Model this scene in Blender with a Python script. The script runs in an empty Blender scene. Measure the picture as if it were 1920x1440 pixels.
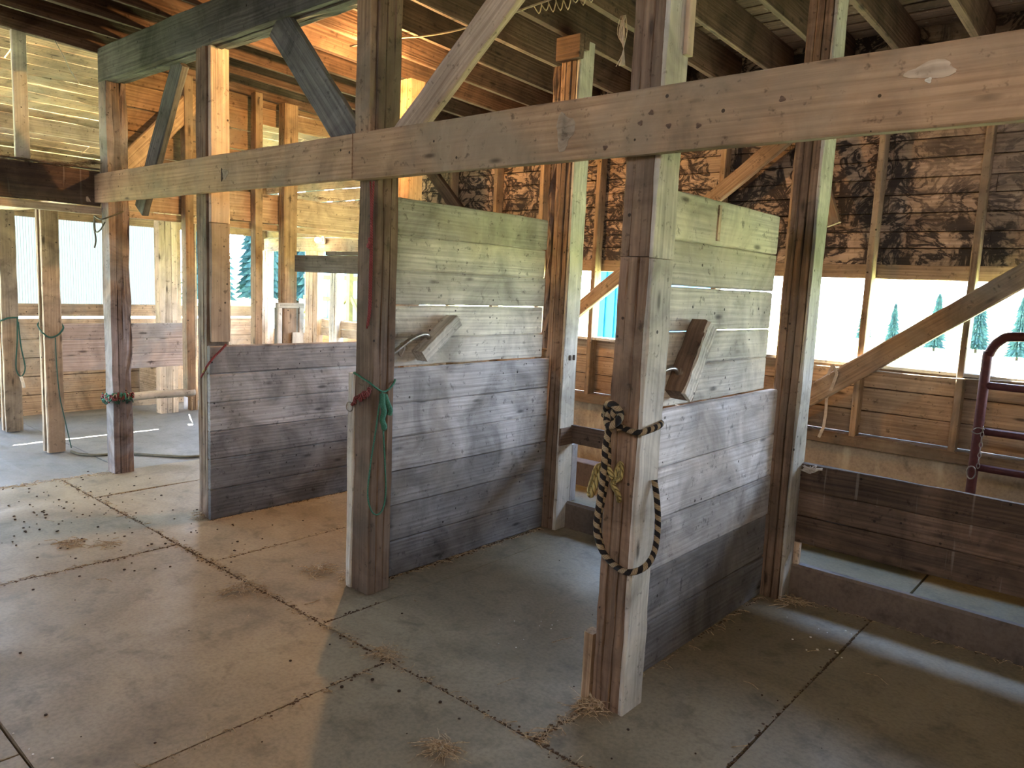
import bpy, math, random
from mathutils import Vector, Matrix
C = bpy.context.scene.collection
scn = bpy.context.scene
random.seed(7)

# ------------------------------------------------------------------ camera
cd = bpy.data.cameras.new('camera'); cam = bpy.data.objects.new('camera', cd); C.objects.link(cam)
RM = Matrix(((0.752537, -0.119305, 0.647652), (0.656977, 0.068092, -0.750829), (0.045478, 0.99052, 0.129622)))
cam.matrix_world = Matrix.Translation((1.383, -2.325, 1.6)) @ RM.to_4x4()
cd.sensor_width = 36; cd.lens = 1411.425 / 1920 * 36; cd.clip_start = 0.05; cd.clip_end = 400
scn.camera = cam
# ------------------------------------------------------------------ view, world, sun, opening portals
scn.view_settings.view_transform = 'Standard'; scn.view_settings.look = 'None'
scn.view_settings.gamma = 1; scn.view_settings.use_curve_mapping = False
scn.view_settings.exposure = 1.87
scn.cycles.max_bounces = 10; scn.cycles.diffuse_bounces = 6; scn.cycles.sample_clamp_indirect = 8
w = bpy.data.worlds.new('world'); scn.world = w; w.use_nodes = True
wn = w.node_tree; wn.nodes.clear()
wo = wn.nodes.new('ShaderNodeOutputWorld'); wb = wn.nodes.new('ShaderNodeBackground')
tc = wn.nodes.new('ShaderNodeTexCoord'); sx = wn.nodes.new('ShaderNodeSeparateXYZ'); rp = wn.nodes.new('ShaderNodeValToRGB')
rp.color_ramp.elements[0].position = 0.0; rp.color_ramp.elements[0].color = (0.72, 0.85, 1.0, 1)
rp.color_ramp.elements[1].position = 0.62; rp.color_ramp.elements[1].color = (0.15, 0.24, 0.42, 1)
wn.links.new(tc.outputs['Generated'], sx.inputs[0]); wn.links.new(sx.outputs[2], rp.inputs[0])
wn.links.new(rp.outputs[0], wb.inputs[0]); wb.inputs[1].default_value = 10
wn.links.new(wb.outputs[0], wo.inputs[0])
sd = bpy.data.lights.new('sun', 'SUN'); sd.energy = 42; sd.angle = 0.01; sd.color = (1, 0.95, 0.85)
so = bpy.data.objects.new('sun', sd); C.objects.link(so)
so.rotation_euler = Vector((-0.75, 0.32, 1.05)).to_track_quat('Z', 'Y').to_euler()
def portal(loc, nrm, sxx, syy):
    l = bpy.data.lights.new('window_portal', 'AREA'); l.shape = 'RECTANGLE'; l.size = sxx; l.size_y = syy
    l.cycles.is_portal = True
    o = bpy.data.objects.new('window_portal', l); C.objects.link(o); o.location = loc
    n = Vector(nrm); x = Vector((-n.y, n.x, 0)).normalized(); z = -n; y = z.cross(x)
    o.rotation_euler = Matrix((x, y, z)).transposed().to_euler()
portal((-0.8, 3.22, 1.46), (0, -1, 0), 8.2, 0.6)
portal((-5.6, -3.2, 1.2), (0, 1, 0), 1.3, 2.4)
portal((-6.3, 3.22, 1.4), (0, -1, 0), 2.6, 1.2)

al = bpy.data.lights.new('aisle_lamp', 'POINT'); al.energy = 55; al.color = (1, .72, .46); al.shadow_soft_size = .12
ao = bpy.data.objects.new('aisle_lamp', al); C.objects.link(ao); ao.location = (2.5, -3.9, 2.75)
# ------------------------------------------------------------------ materials
class NT:
    def __init__(s, name):
        s.m = bpy.data.materials.new(name); s.m.use_nodes = True; s.t = s.m.node_tree; s.t.nodes.clear()
        s.out = s.n('OutputMaterial'); s.b = s.n('BsdfPrincipled'); s.l(s.b.outputs[0], s.out.inputs[0])
        s.b.inputs['Specular IOR Level'].default_value = 0.25
    def n(s, k): return s.t.nodes.new('ShaderNode' + k)
    def l(s, a, b): s.t.links.new(a, b)
    def attr(s, name): a = s.n('Attribute'); a.attribute_name = name; return a
    def mapping(s, src, sc):
        m = s.n('Mapping'); m.inputs['Scale'].default_value = sc; s.l(src, m.inputs[0]); return m.outputs[0]
    def noise(s, src, scale, detail=4, dist=0, rough=0.55):
        n = s.n('TexNoise'); n.inputs['Scale'].default_value = scale; n.inputs['Detail'].default_value = detail
        n.inputs['Distortion'].default_value = dist; n.inputs['Roughness'].default_value = rough
        s.l(src, n.inputs['Vector']); return n.outputs['Fac']
    def ramp(s, src, stops):
        r = s.n('ValToRGB'); e = r.color_ramp.elements
        while len(e) < len(stops): e.new(0.5)
        for i, (p, c) in enumerate(stops):
            e[i].position = p; e[i].color = (c, c, c, 1) if not hasattr(c, '__len__') else (*c, 1)
        s.l(src, r.inputs[0]); return r.outputs[0]
    def mix(s, f, a, b, mode='MIX'):
        m = s.n('Mix'); m.data_type = 'RGBA'; m.blend_type = mode
        for v, i in ((f, 0), (a, 6), (b, 7)):
            if hasattr(v, 'default_value') or hasattr(v, 'links'): s.l(v, m.inputs[i])
            elif i == 0: m.inputs[0].default_value = v
            else: m.inputs[i].default_value = (v, v, v, 1) if not hasattr(v, '__len__') else (*v, 1)
        return m.outputs[2]
    def math(s, op, a, b=0):
        m = s.n('Math'); m.operation = op
        for v, i in ((a, 0), (b, 1)):
            if hasattr(v, 'links'): s.l(v, m.inputs[i])
            else: m.inputs[i].default_value = v
        return m.outputs[0]
    def bump(s, h, st, dist=0.01):
        b = s.n('Bump'); b.inputs['Strength'].default_value = st; b.inputs['Distance'].default_value = dist
        s.l(h, b.inputs['Height']); s.l(b.outputs[0], s.b.inputs['Normal'])
    def pos(s): return s.n('NewGeometry').outputs['Position']

def wood(name, light, dark, patch=None, dirt=0.6, mould=0.0, nails=1, rough=0.8, bump=0.5, drip=0.0, low=None):
    t = NT(name); g = t.attr('gco').outputs['Vector']; P = t.pos()
    gr = t.noise(t.mapping(g, (0.55, 34, 34)), 2.0, 7, 0.5, 0.6)
    ring = t.n('TexWave'); ring.wave_type = 'BANDS'; ring.bands_direction = 'Y'
    ring.inputs['Scale'].default_value = 2.2; ring.inputs['Distortion'].default_value = 9; ring.inputs['Detail'].default_value = 3
    ring.inputs['Detail Scale'].default_value = 0.7
    t.l(t.mapping(g, (0.7, 6, 6)), ring.inputs['Vector'])
    col = t.mix(t.ramp(gr, [(0.28, 0), (0.62, 1)]), dark, light)
    col = t.mix(0.28, col, t.ramp(ring.outputs['Fac'], [(0.0, 0.62), (0.55, 1.0), (1, 1.12)]), 'MULTIPLY')
    if patch:
        col = t.mix(t.ramp(t.noise(P, 1.6, 5, 0.8), [(0.46, 0), (0.62, 0.85)]), col, patch)
    bl = t.ramp(t.noise(P, 3.2, 6, 1.0, 0.6), [(0.3, 1 - dirt), (0.62, 1.12)])
    col = t.mix(1.0, col, bl, 'MULTIPLY')
    sp = t.ramp(t.noise(P, 22, 3, 0, 0.7), [(0.30, 0.35), (0.40, 1)])
    col = t.mix(0.8, col, sp, 'MULTIPLY')
    k = t.n('TexVoronoi'); k.inputs['Scale'].default_value = 1; t.l(t.mapping(g, (2.6, 9, 9)), k.inputs['Vector'])
    col = t.mix(1.0, col, t.ramp(k.outputs['Distance'], [(0.05, 0.3), (0.13, 0.95), (0.2, 1)]), 'MULTIPLY')
    if nails:
        v = t.n('TexVoronoi'); v.inputs['Scale'].default_value = 13; t.l(P, v.inputs['Vector'])
        nm = t.math('MULTIPLY', t.math('LESS_THAN', v.outputs['Distance'], 0.085), t.math('GREATER_THAN', t.noise(P, 4, 1), 0.53))
        col = t.mix(t.math('MULTIPLY', nm, 0.85), col, (0.01, 0.009, 0.008))
    if drip:
        dm = t.ramp(t.noise(t.mapping(P, (26, 26, 1.3)), 1, 2), [(0.66, 0), (0.72, drip)])
        col = t.mix(dm, col, (0.42, 0.4, 0.34))
    if mould:
        q = t.noise(t.mapping(P, (1, 1, 1.5)), 4.2, 6, 1.4, 0.62)
        ln = t.ramp(t.math('ABSOLUTE', t.math('SUBTRACT', q, 0.5)), [(0.02, 1), (0.07, 0)])
        q2 = t.ramp(t.noise(t.mapping(P, (1.2, 1.2, 0.7)), 3.4, 6, 1.2, 0.7), [(0.515, 0), (0.58, 1)])
        area = t.ramp(t.noise(P, 0.9, 3), [(0.28, 0.0), (0.42, 1)])
        mm = t.math('MULTIPLY', t.math('MULTIPLY', t.math('MAXIMUM', ln, q2), area), mould)
        col = t.mix(mm, col, (0.022, 0.018, 0.018))
    tn = t.attr('tone').outputs['Fac']
    cb = t.n('CombineXYZ')
    for i in range(3): t.l(tn, cb.inputs[i])
    col = t.mix(1.0, col, cb.outputs[0], 'MULTIPLY')
    t.l(col, t.b.inputs['Base Color']); t.b.inputs['Roughness'].default_value = rough
    t.bump(t.math('ADD', gr, t.math('MULTIPLY', ring.outputs['Fac'], 0.25)), bump, 0.006)
    return t.m

def plain(name, col, rough=0.6, metal=0, noise_amt=0.3, sc=30, col2=None):
    t = NT(name); P = t.pos()
    c2 = col2 or tuple(v * (1 - noise_amt) for v in col)
    t.l(t.mix(t.ramp(t.noise(P, sc, 4), [(0.35, 0), (0.65, 1)]), c2, col), t.b.inputs['Base Color'])
    t.b.inputs['Roughness'].default_value = rough; t.b.inputs['Metallic'].default_value = metal
    return t.m

M = {}
M['grey'] = wood('weathered_grey_wood', (0.62, 0.60, 0.53), (0.34, 0.33, 0.29), patch=(0.50, 0.47, 0.38), dirt=0.45, drip=0.35)
M['low'] = wood('worn_partition_wood', (0.52, 0.52, 0.53), (0.29, 0.285, 0.285), patch=(0.36, 0.34, 0.32), dirt=0.55, drip=0.2)
M['brown'] = wood('old_brown_wood', (0.40, 0.28, 0.17), (0.20, 0.125, 0.075), patch=(0.27, 0.22, 0.16), dirt=0.45)
M['rail'] = wood('rail_wood', (0.42, 0.285, 0.175), (0.28, 0.18, 0.105), patch=(0.27, 0.215, 0.15), dirt=0.35)
M['post'] = wood('post_wood', (0.40, 0.30, 0.20), (0.19, 0.13, 0.085), patch=(0.27, 0.21, 0.15), dirt=0.5)
M['dark'] = wood('dark_stained_wood', (0.17, 0.115, 0.08), (0.07, 0.05, 0.04), dirt=0.6, drip=0.3)
M['joist'] = wood('dusty_joist_wood', (0.155, 0.10, 0.072), (0.06, 0.04, 0.03), dirt=0.5, nails=0)
M['plate'] = wood('dusty_plate_wood', (0.17, 0.17, 0.155), (0.06, 0.06, 0.057), dirt=0.6)
M['mould'] = wood('blotched_wall_boards', (0.44, 0.33, 0.24), (0.26, 0.185, 0.13), dirt=0.45, mould=0.95, nails=0)
M['tan'] = wood('tan_wall_boards', (0.46, 0.33, 0.21), (0.28, 0.19, 0.12), dirt=0.35, nails=0)
M['pale'] = wood('pale_boards', (0.58, 0.46, 0.34), (0.36, 0.27, 0.19), dirt=0.35)
M['pink'] = wood('pale_pinkish_boards', (0.50, 0.42, 0.38), (0.34, 0.27, 0.23), patch=(0.36, 0.36, 0.36), dirt=0.3)
M['postb'] = wood('dark_post_wood', (0.27, 0.185, 0.125), (0.12, 0.08, 0.055), patch=(0.19, 0.145, 0.105), dirt=0.55)
M['scar'] = wood('worn_scar_wood', (0.44, 0.36, 0.27), (0.34, 0.26, 0.18), nails=0)
M['rot'] = wood('rotted_wood', (0.26, 0.18, 0.13), (0.07, 0.05, 0.045), patch=(0.20, 0.185, 0.19), dirt=0.8, bump=1)

def concrete(name, a, b, dark, sc=1.0, lich=None):
    t = NT(name); P = t.pos()
    n1 = t.noise(P, 1.3 * sc, 6, 0.6); n2 = t.noise(P, 7 * sc, 6, 0.3, 0.65); n3 = t.noise(P, 60, 3)
    c = t.mix(t.ramp(n1, [(0.35, 0), (0.65, 1)]), a, b)
    c = t.mix(t.ramp(n2, [(0.3, 0.75), (0.48, 0)]), c, dark)
    c = t.mix(0.5, c, t.ramp(n3, [(0.3, 0.6), (0.6, 1.1)]), 'MULTIPLY')
    if lich: c = t.mix(t.ramp(t.noise(t.mapping(P, (3, 3, 0.8)), 3, 6), [(0.55, 0), (0.68, 0.6)]), c, lich)
    t.l(c, t.b.inputs['Base Color'])
    t.l(t.ramp(n1, [(0.3, 0.42), (0.7, 0.75)]), t.b.inputs['Roughness'])
    t.b.inputs['Specular IOR Level'].default_value = 0.4
    t.bump(n2, 0.25, 0.01); return t.m
M['floor'] = concrete('worn_concrete', (0.28, 0.235, 0.155), (0.175, 0.145, 0.09), (0.11, 0.09, 0.055))
M['floor2'] = concrete('outer_concrete', (0.17, 0.165, 0.155), (0.125, 0.12, 0.11), (0.08, 0.075, 0.065))
M['curb'] = concrete('stained_curb_concrete', (0.17, 0.13, 0.10), (0.10, 0.08, 0.065), (0.05, 0.04, 0.035))
M['trough'] = concrete('trough_concrete', (0.19, 0.165, 0.085), (0.14, 0.12, 0.065), (0.07, 0.06, 0.035))
M['cwall'] = concrete('wall_concrete', (0.33, 0.26, 0.18), (0.24, 0.19, 0.135), (0.14, 0.11, 0.08), lich=(0.5, 0.43, 0.30))
M['dirt'] = plain('joint_dirt', (0.085, 0.055, 0.033), 0.95)
M['straw'] = plain('straw', (0.52, 0.42, 0.27), 0.8, sc=90, col2=(0.22, 0.155, 0.09))
M['hay'] = plain('dark_hay', (0.13, 0.085, 0.05), 0.9, sc=80)
M['crumb'] = plain('dark_crumbs', (0.05, 0.035, 0.025), 0.9)
M['chip'] = plain('white_chips', (0.8, 0.78, 0.7), 0.7)
M['steel'] = plain('worn_steel', (0.36, 0.34, 0.31), 0.38, 0.85, sc=60)
M['rust'] = plain('maroon_gate_paint', (0.10, 0.032, 0.032), 0.5, 0.2, sc=40)
M['green'] = plain('green_twine', (0.02, 0.12, 0.075), 0.8, sc=200, col2=(0.08, 0.22, 0.15))
M['dkgreen'] = plain('dark_green_twine', (0.02, 0.07, 0.05), 0.8, sc=200)
M['red'] = plain('faded_red_twine', (0.42, 0.09, 0.09), 0.85, sc=200, col2=(0.5, 0.25, 0.22))
M['maroon'] = plain('maroon_frayed_rope', (0.22, 0.06, 0.06), 0.9, sc=100)
M['yellow'] = plain('yellow_rope', (0.40, 0.34, 0.13), 0.8, sc=200)
M['hose'] = plain('dark_cord', (0.10, 0.09, 0.06), 0.6)
M['cable'] = plain('dusty_cable', (0.45, 0.38, 0.27), 0.7)
M['ribbon'] = plain('pale_strap', (0.55, 0.47, 0.36), 0.8)
M['web'] = plain('cobweb', (0.5, 0.47, 0.42), 0.9)
M['white'] = plain('peeling_white_paint', (0.7, 0.72, 0.78), 0.7, sc=6)
M['porcelain'] = plain('porcelain', (0.75, 0.7, 0.62), 0.4)
M['blue'] = plain('blue_steel_siding', (0.01, 0.12, 0.33), 0.45, sc=2)
M['ltblue'] = plain('pale_blue_siding', (0.13, 0.17, 0.19), 0.5, sc=2)
M['yframe'] = plain('yellow_framing_timber', (0.5, 0.42, 0.16), 0.8, sc=8)
M['outframe'] = plain('weathered_yellow_framing', (0.16, 0.13, 0.05), 0.8, sc=8)
M['grass'] = plain('sunlit_pasture', (0.33, 0.43, 0.15), 0.9, sc=1.5, col2=(0.40, 0.44, 0.20))
M['yard'] = plain('gravel_yard', (0.36, 0.31, 0.24), 0.9, sc=3)
M['conifer'] = plain('conifer_needles', (0.04, 0.09, 0.085), 0.9, sc=5, col2=(0.015, 0.04, 0.045))
M['bark'] = plain('conifer_bark', (0.08, 0.06, 0.045), 0.9)
def braid():
    t = NT('black_tan_braided_rope'); g = t.attr('gco').outputs['Vector']
    s = t.n('SeparateXYZ'); t.l(g, s.inputs[0])
    a = t.math('ADD', t.math('MULTIPLY', s.outputs[0], 24), s.outputs[1])
    a = t.math('FRACT', a)
    c = t.mix(t.math('LESS_THAN', a, 0.5), (0.30, 0.24, 0.15), (0.012, 0.012, 0.014))
    st = t.math('FRACT', t.math('MULTIPLY', s.outputs[0], 160))
    c = t.mix(t.math('MULTIPLY', t.math('LESS_THAN', st, 0.25), 0.5), c, (0.02, 0.018, 0.015))
    t.l(c, t.b.inputs['Base Color']); t.b.inputs['Roughness'].default_value = 0.9
    t.bump(st, 0.6, 0.004); return t.m
M['braid'] = braid()
def twisted(name, a_, b_, turns=45):
    t = NT(name); s = t.n('SeparateXYZ'); t.l(t.attr('gco').outputs['Vector'], s.inputs[0])
    f = t.math('FRACT', t.math('ADD', t.math('MULTIPLY', s.outputs[0], turns), t.math('MULTIPLY', s.outputs[1], 3)))
    sn = t.math('SINE', t.math('MULTIPLY', f, 3.14159))
    t.l(t.mix(t.ramp(sn, [(0.05, 0), (0.55, 1)]), b_, a_), t.b.inputs['Base Color']); t.b.inputs['Roughness'].default_value = .9
    t.bump(sn, 1.0, 0.006); return t.m
M['yellow'] = twisted('twisted_yellow_rope', (0.42, 0.36, 0.15), (0.12, 0.10, 0.04))
M['red'] = twisted('twisted_red_cord', (0.34, 0.08, 0.08), (0.13, 0.03, 0.035), 80)
M['maroon'] = twisted('twisted_maroon_rope', (0.24, 0.07, 0.07), (0.07, 0.02, 0.02), 60)
def fiberglass(name, c):
    t = NT(name); tr = t.n('BsdfTranslucent'); mx = t.n('MixShader'); mx.inputs[0].default_value = 0.75
    tr.inputs[0].default_value = (*c, 1); t.b.inputs['Base Color'].default_value = (*c, 1)
    t.l(t.b.outputs[0], mx.inputs[1]); t.l(tr.outputs[0], mx.inputs[2]); t.l(mx.outputs[0], t.out.inputs[0]); return t.m
M['fiber'] = fiberglass('corrugated_translucent_sheet', (0.036, 0.043, 0.046))
M['roofsheet'] = fiberglass('yellowed_translucent_roofing', (0.6, 0.56, 0.36))
def emit(name, c, s):
    t = NT(name); e = t.n('Emission'); e.inputs[0].default_value = (*c, 1); e.inputs[1].default_value = s
    t.l(e.outputs[0], t.out.inputs[0]); return t.m
M['bulb'] = emit('lit_bulb_glass', (1, 0.85, 0.6), 25)
M['bulb2'] = emit('lit_amber_bulb_glass', (1, 0.5, 0.15), 8)

# ------------------------------------------------------------------ mesh helpers
class MB:
    def __init__(s): s.v = []; s.f = []; s.g = []; s.t = []; s.sm = False
    def beam(s, p0, p1, up, wd, th, seg=1, jit=0.0, ch=0.004, tone=None, taper=1.0):
        p0 = Vector(p0); p1 = Vector(p1); ax = (p1 - p0); L = ax.length; ax.normalize()
        up = Vector(up); up = (up - ax * up.dot(ax)).normalized(); sd = ax.cross(up)
        a, b = wd / 2, th / 2; c = min(ch, a * .4, b * .4)
        prof = [(a, b - c), (a - c, b), (-a + c, b), (-a, b - c), (-a, -b + c), (-a + c, -b), (a - c, -b), (a, -b + c)]
        if jit == 0 and L > 0.5: jit = 0.0012
        if seg == 1: seg = max(1, min(24, int(L / 0.14)))
        o = (random.uniform(0, 50), random.uniform(0, 50), random.uniform(0, 50)); tn = tone if tone is not None else random.uniform(.72, 1.2)
        n0 = len(s.v); js = [[0, 0]] * 8
        for i in range(seg + 1):
            f = i / seg; c0 = p0 + (p1 - p0) * f; k = 1 + (taper - 1) * f
            js = [[0.55 * q[0] + random.uniform(-jit, jit), 0.55 * q[1] + random.uniform(-jit, jit)] for q in js]
            for j, (u, v) in enumerate(prof):
                s.v.append(c0 + up * (u * k + js[j][0]) + sd * (v * k + js[j][1]))
                s.g.append((f * L + o[0], u + o[1], v + o[2])); s.t.append(tn)
        for i in range(seg):
            for j in range(8):
                a0 = n0 + i * 8 + j; a1 = n0 + i * 8 + (j + 1) % 8
                s.f.append((a0, a1, a1 + 8, a0 + 8))
        s.f.append(tuple(n0 + j for j in reversed(range(8)))); s.f.append(tuple(n0 + seg * 8 + j for j in range(8)))
        return s
    def box(s, x0, x1, y0, y1, z0, z1, **k):
        d = [x1 - x0, y1 - y0, z1 - z0]; c = [(x0 + x1) / 2, (y0 + y1) / 2, (z0 + z1) / 2]
        i = d.index(max(d)); p0 = list(c); p1 = list(c); p0[i] -= d[i] / 2; p1[i] += d[i] / 2
        if i == 2: return s.beam(p0, p1, (1, 0, 0), d[0], d[1], **k)
        if i == 1: return s.beam(p0, p1, (0, 0, 1), d[2], d[0], **k)
        return s.beam(p0, p1, (0, 0, 1), d[2], d[1], **k)
    def plain(s, x0, x1, y0, y1, z0, z1):
        return s.box(x0, x1, y0, y1, z0, z1, seg=2, jit=0.0001)
    def tube(s, pts, r, n=8, sub=6, closed=False, smooth=True, rfun=None):
        P = [Vector(p) for p in pts]; Q = []
        if sub > 1 and len(P) > 2:
            m = len(P)
            for i in range(m if closed else m - 1):
                a = P[(i - 1) % m] if (closed or i > 0) else P[i]; b = P[i]; c = P[(i + 1) % m]
                d = P[(i + 2) % m] if (closed or i + 2 < m) else P[(i + 1) % m]
                for k in range(sub):
                    t = k / sub
                    Q.append(0.5 * ((2 * b) + (c - a) * t + (2 * a - 5 * b + 4 * c - d) * t * t + (3 * b - a - 3 * c + d) * t ** 3))
            if not closed: Q.append(P[-1])
        else: Q = P
        n0 = len(s.v); m = len(Q); up = Vector((0.3, 0.2, 1)); L = 0
        for i, q in enumerate(Q):
            a = Q[(i - 1) % m] if (closed or i > 0) else q; b = Q[(i + 1) % m] if (closed or i < m - 1) else q
            t = (b - a).normalized()
            if t.length == 0: t = Vector((0, 0, 1))
            if i: L += (q - Q[i - 1]).length
            up = (up - t * up.dot(t))
            if up.length < 1e-4: up = t.orthogonal()
            up.normalize(); sdv = t.cross(up); rr = rfun(i / m) * r if rfun else r
            for j in range(n):
                an = 2 * math.pi * j / n
                s.v.append(q + (up * math.cos(an) + sdv * math.sin(an)) * rr); s.g.append((L, j / n, 0)); s.t.append(1)
        for i in range(m if closed else m - 1):
            for j in range(n):
                a0 = n0 + i * n + j; a1 = n0 + i * n + (j + 1) % n; b0 = n0 + ((i + 1) % m) * n + j; b1 = n0 + ((i + 1) % m) * n + (j + 1) % n
                s.f.append((a0, a1, b1, b0))
        if not closed:
            s.f.append(tuple(n0 + j for j in reversed(range(n)))); s.f.append(tuple(n0 + (m - 1) * n + j for j in range(n)))
        s.sm = s.sm or smooth; return s
    def ball(s, c, r, n=8, sq=1.0):
        c = Vector(c); n0 = len(s.v)
        for i in range(n + 1):
            th = math.pi * i / n
            for j in range(n * 2):
                ph = math.pi * j / n
                s.v.append(c + Vector((math.sin(th) * math.cos(ph) * r, math.sin(th) * math.sin(ph) * r, math.cos(th) * r * sq))); s.g.append((i, j, 0)); s.t.append(1)
        for i in range(n):
            for j in range(n * 2):
                k = n * 2; s.f.append((n0 + i * k + j, n0 + (i + 1) * k + j, n0 + (i + 1) * k + (j + 1) % k, n0 + i * k + (j + 1) % k))
        s.sm = True; return s
    def build(s, name, mat, parent=None, origin=None):
        me = bpy.data.meshes.new(name)
        if origin is None:
            if parent is not None: origin = parent.matrix_world.translation if False else Vector(parent['o_'])
            else:
                xs = [v.x for v in s.v]; ys = [v.y for v in s.v]; zs = [v.z for v in s.v]
                origin = Vector(((min(xs) + max(xs)) / 2, (min(ys) + max(ys)) / 2, min(zs)))
        origin = Vector(origin)
        me.from_pydata([tuple(v - origin) for v in s.v], [], s.f); me.update()
        a = me.attributes.new('gco', 'FLOAT_VECTOR', 'POINT'); a.data.foreach_set('vector', [c for g in s.g for c in g])
        b = me.attributes.new('tone', 'FLOAT', 'POINT'); b.data.foreach_set('value', s.t)
        me.materials.append(M[mat] if isinstance(mat, str) else mat)
        if s.sm: me.polygons.foreach_set('use_smooth', [True] * len(me.polygons))
        o = bpy.data.objects.new(name, me); C.objects.link(o)
        OR[o.name] = origin
        if parent is None: o.location = origin
        else: o.parent = parent; o.location = origin - OR[parent.name]
        return o
OR = {}
def tag(o, label=None, cat=None, group=None, kind=None):
    if label: o['label'] = label
    if cat: o['category'] = cat
    if group: o['group'] = group
    if kind: o['kind'] = kind
    return o
def empty(name, loc, label, cat, group=None):
    o = bpy.data.objects.new(name, None); C.objects.link(o); o.location = loc; o.empty_display_size = 0.1
    OR[o.name] = Vector(loc); return tag(o, label, cat, group)
def part(mb, name, mat, parent, label=None):
    o = mb.build(name, mat, parent, origin=OR[parent.name])
    if label: o['label'] = label
    return o
def struct(mb, name, mat): return tag(mb.build(name, mat), kind='structure')
def thing(mb, name, mat, label, cat, group=None): return tag(mb.build(name, mat), label, cat, group)

# ------------------------------------------------------------------ setting: floor slabs with dirt joints
SL = 0.036
def jz(y): return 3.2 - SL * y                                   # underside of the ceiling joists
fl = MB(); G = 0.003
def slab(x0, x1, y0, y1): fl.box(x0 + G, x1 - G, y0 + G, y1 - G, -0.12, 0.0, seg=8, jit=0.0035, ch=0.004)
for a, b in ((-4.76, -4.12), (-4.12, -2.475), (-2.475, -1.42), (-1.42, -0.136), (-0.136, 0.425), (0.425, 2.0), (2.0, 3.4)): slab(a, b, -0.35, 1.66)
for a, b in ((-4.76, -2.86), (-2.86, -0.94), (-0.94, 0.98), (0.98, 3.4)): slab(a, b, -1.61, -0.35)
for a, b in ((-4.76, -3.2), (-3.2, -1.3), (-1.3, 0.6), (0.6, 3.4)): slab(a, b, -5.3, -1.61)
fl.plain(-4.76, 3.4, 1.66, 3.3, -0.12, -0.002)
struct(fl, 'floor', 'floor')
f2 = MB(); f2.box(-7.9, -4.775, -3.2, 0.12, -0.14, -0.012, jit=0.004); f2.box(-7.9, -4.775, 0.13, 3.3, -0.14, -0.012, jit=0.004)
struct(f2, 'floor', 'floor2')
dj = MB(); dj.plain(-7.95, 3.5, -5.35, 3.35, -0.3, -0.011 - 0.01); struct(dj, 'floor', 'dirt')

# window wall (y = 3.1) : concrete base, sill, boards, opening, header, blotched boards
cw = MB(); cw.box(-4.9, 3.4, 3.06, 3.3, -0.1, 0.62, jit=0.004); struct(cw, 'wall_back', 'cwall')
sl_ = MB(); sl_.box(-4.9, 3.4, 3.0, 3.2, 0.62, 0.697, tone=0.6); thing(sl_, 'sill_timber', 'brown', 'dark dusty sill timber lying on the concrete base under the window wall', 'sill')
wb1 = MB()
for z0, z1 in ((0.705, 0.86), (0.866, 1.02), (1.026, 1.165)):
    for x0, x1 in ((-4.9, -2.4), (-2.395, 0.44), (0.445, 3.4)): wb1.box(x0, x1, 3.1, 3.125, z0, z1)
struct(wb1, 'wall_back', 'tan')
wq = MB(); wq.plain(-4.9, 3.4, 3.127, 3.15, 0.70, 1.16); struct(wq, 'wall_back', 'dark')  # hidden backing added to stop daylight leaking between the boards
hb = MB()
for x0, x1 in ((-4.9, -2.4), (-2.395, 0.44), (0.445, 3.4)): hb.box(x0, x1, 3.1, 3.14, 1.755, 1.852)
struct(hb, 'trim_1', 'tan')
wm = MB(); z = 1.845
while z < 3.3:
    h = random.choice((0.105, 0.115, 0.12))
    x = -4.9
    while x < 3.4:
        x2 = min(3.4, x + random.choice((1.2, 1.8, 2.4)))
        wm.box(x, x2 - 0.003, 3.1 + random.uniform(0, .004), 3.125, z, z + h - 0.005); x = x2
    z += h
struct(wm, 'wall_back', 'mould')
wc = MB(); wc.plain(-4.9, 3.4, 3.128, 3.16, 1.85, 3.4); struct(wc, 'wall_back', 'dark')
ws = MB(); ws.box(-4.9, 3.4, 3.02, 3.16, 1.165, 1.19, tone=1.1); struct(ws, 'window_1', 'grey')
# ceiling boards over the joists
cb = MB(); y = -5.3
while y < 3.3:
    za = jz(y + .07) + 0.237
    cb.beam((-4.9, y + .07, za + .012), (3.4, y + .07, za + .012), (0, 1, 0), 0.135, 0.022); y += 0.14
cb.beam((-0.75, -5.35, jz(-5.35) + .30), (-0.75, 3.35, jz(3.35) + .30), (1, 0, 0), 8.4, 0.03)
struct(cb, 'ceiling', 'dark')
# closing walls out of frame
wr = MB()
for i in range(19): wr.box(3.4, 3.43, -5.3, 3.3, i * .185, i * .185 + .18)
struct(wr, 'wall_right', 'brown')
wf = MB()
for i in range(4): wf.box(-4.9, 3.43, -5.33, -5.3, 2.65 + i * .185, 2.83 + i * .185)
wf.box(-4.9, 3.4, -5.33, -5.3, 0, 2.65)
struct(wf, 'wall_front', 'brown')
wl = MB()
for i in range(17): wl.box(-4.9, -4.87, -5.3, -2.2, i * .2, i * .2 + .197)
struct(wl, 'wall_left', 'brown')

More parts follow.
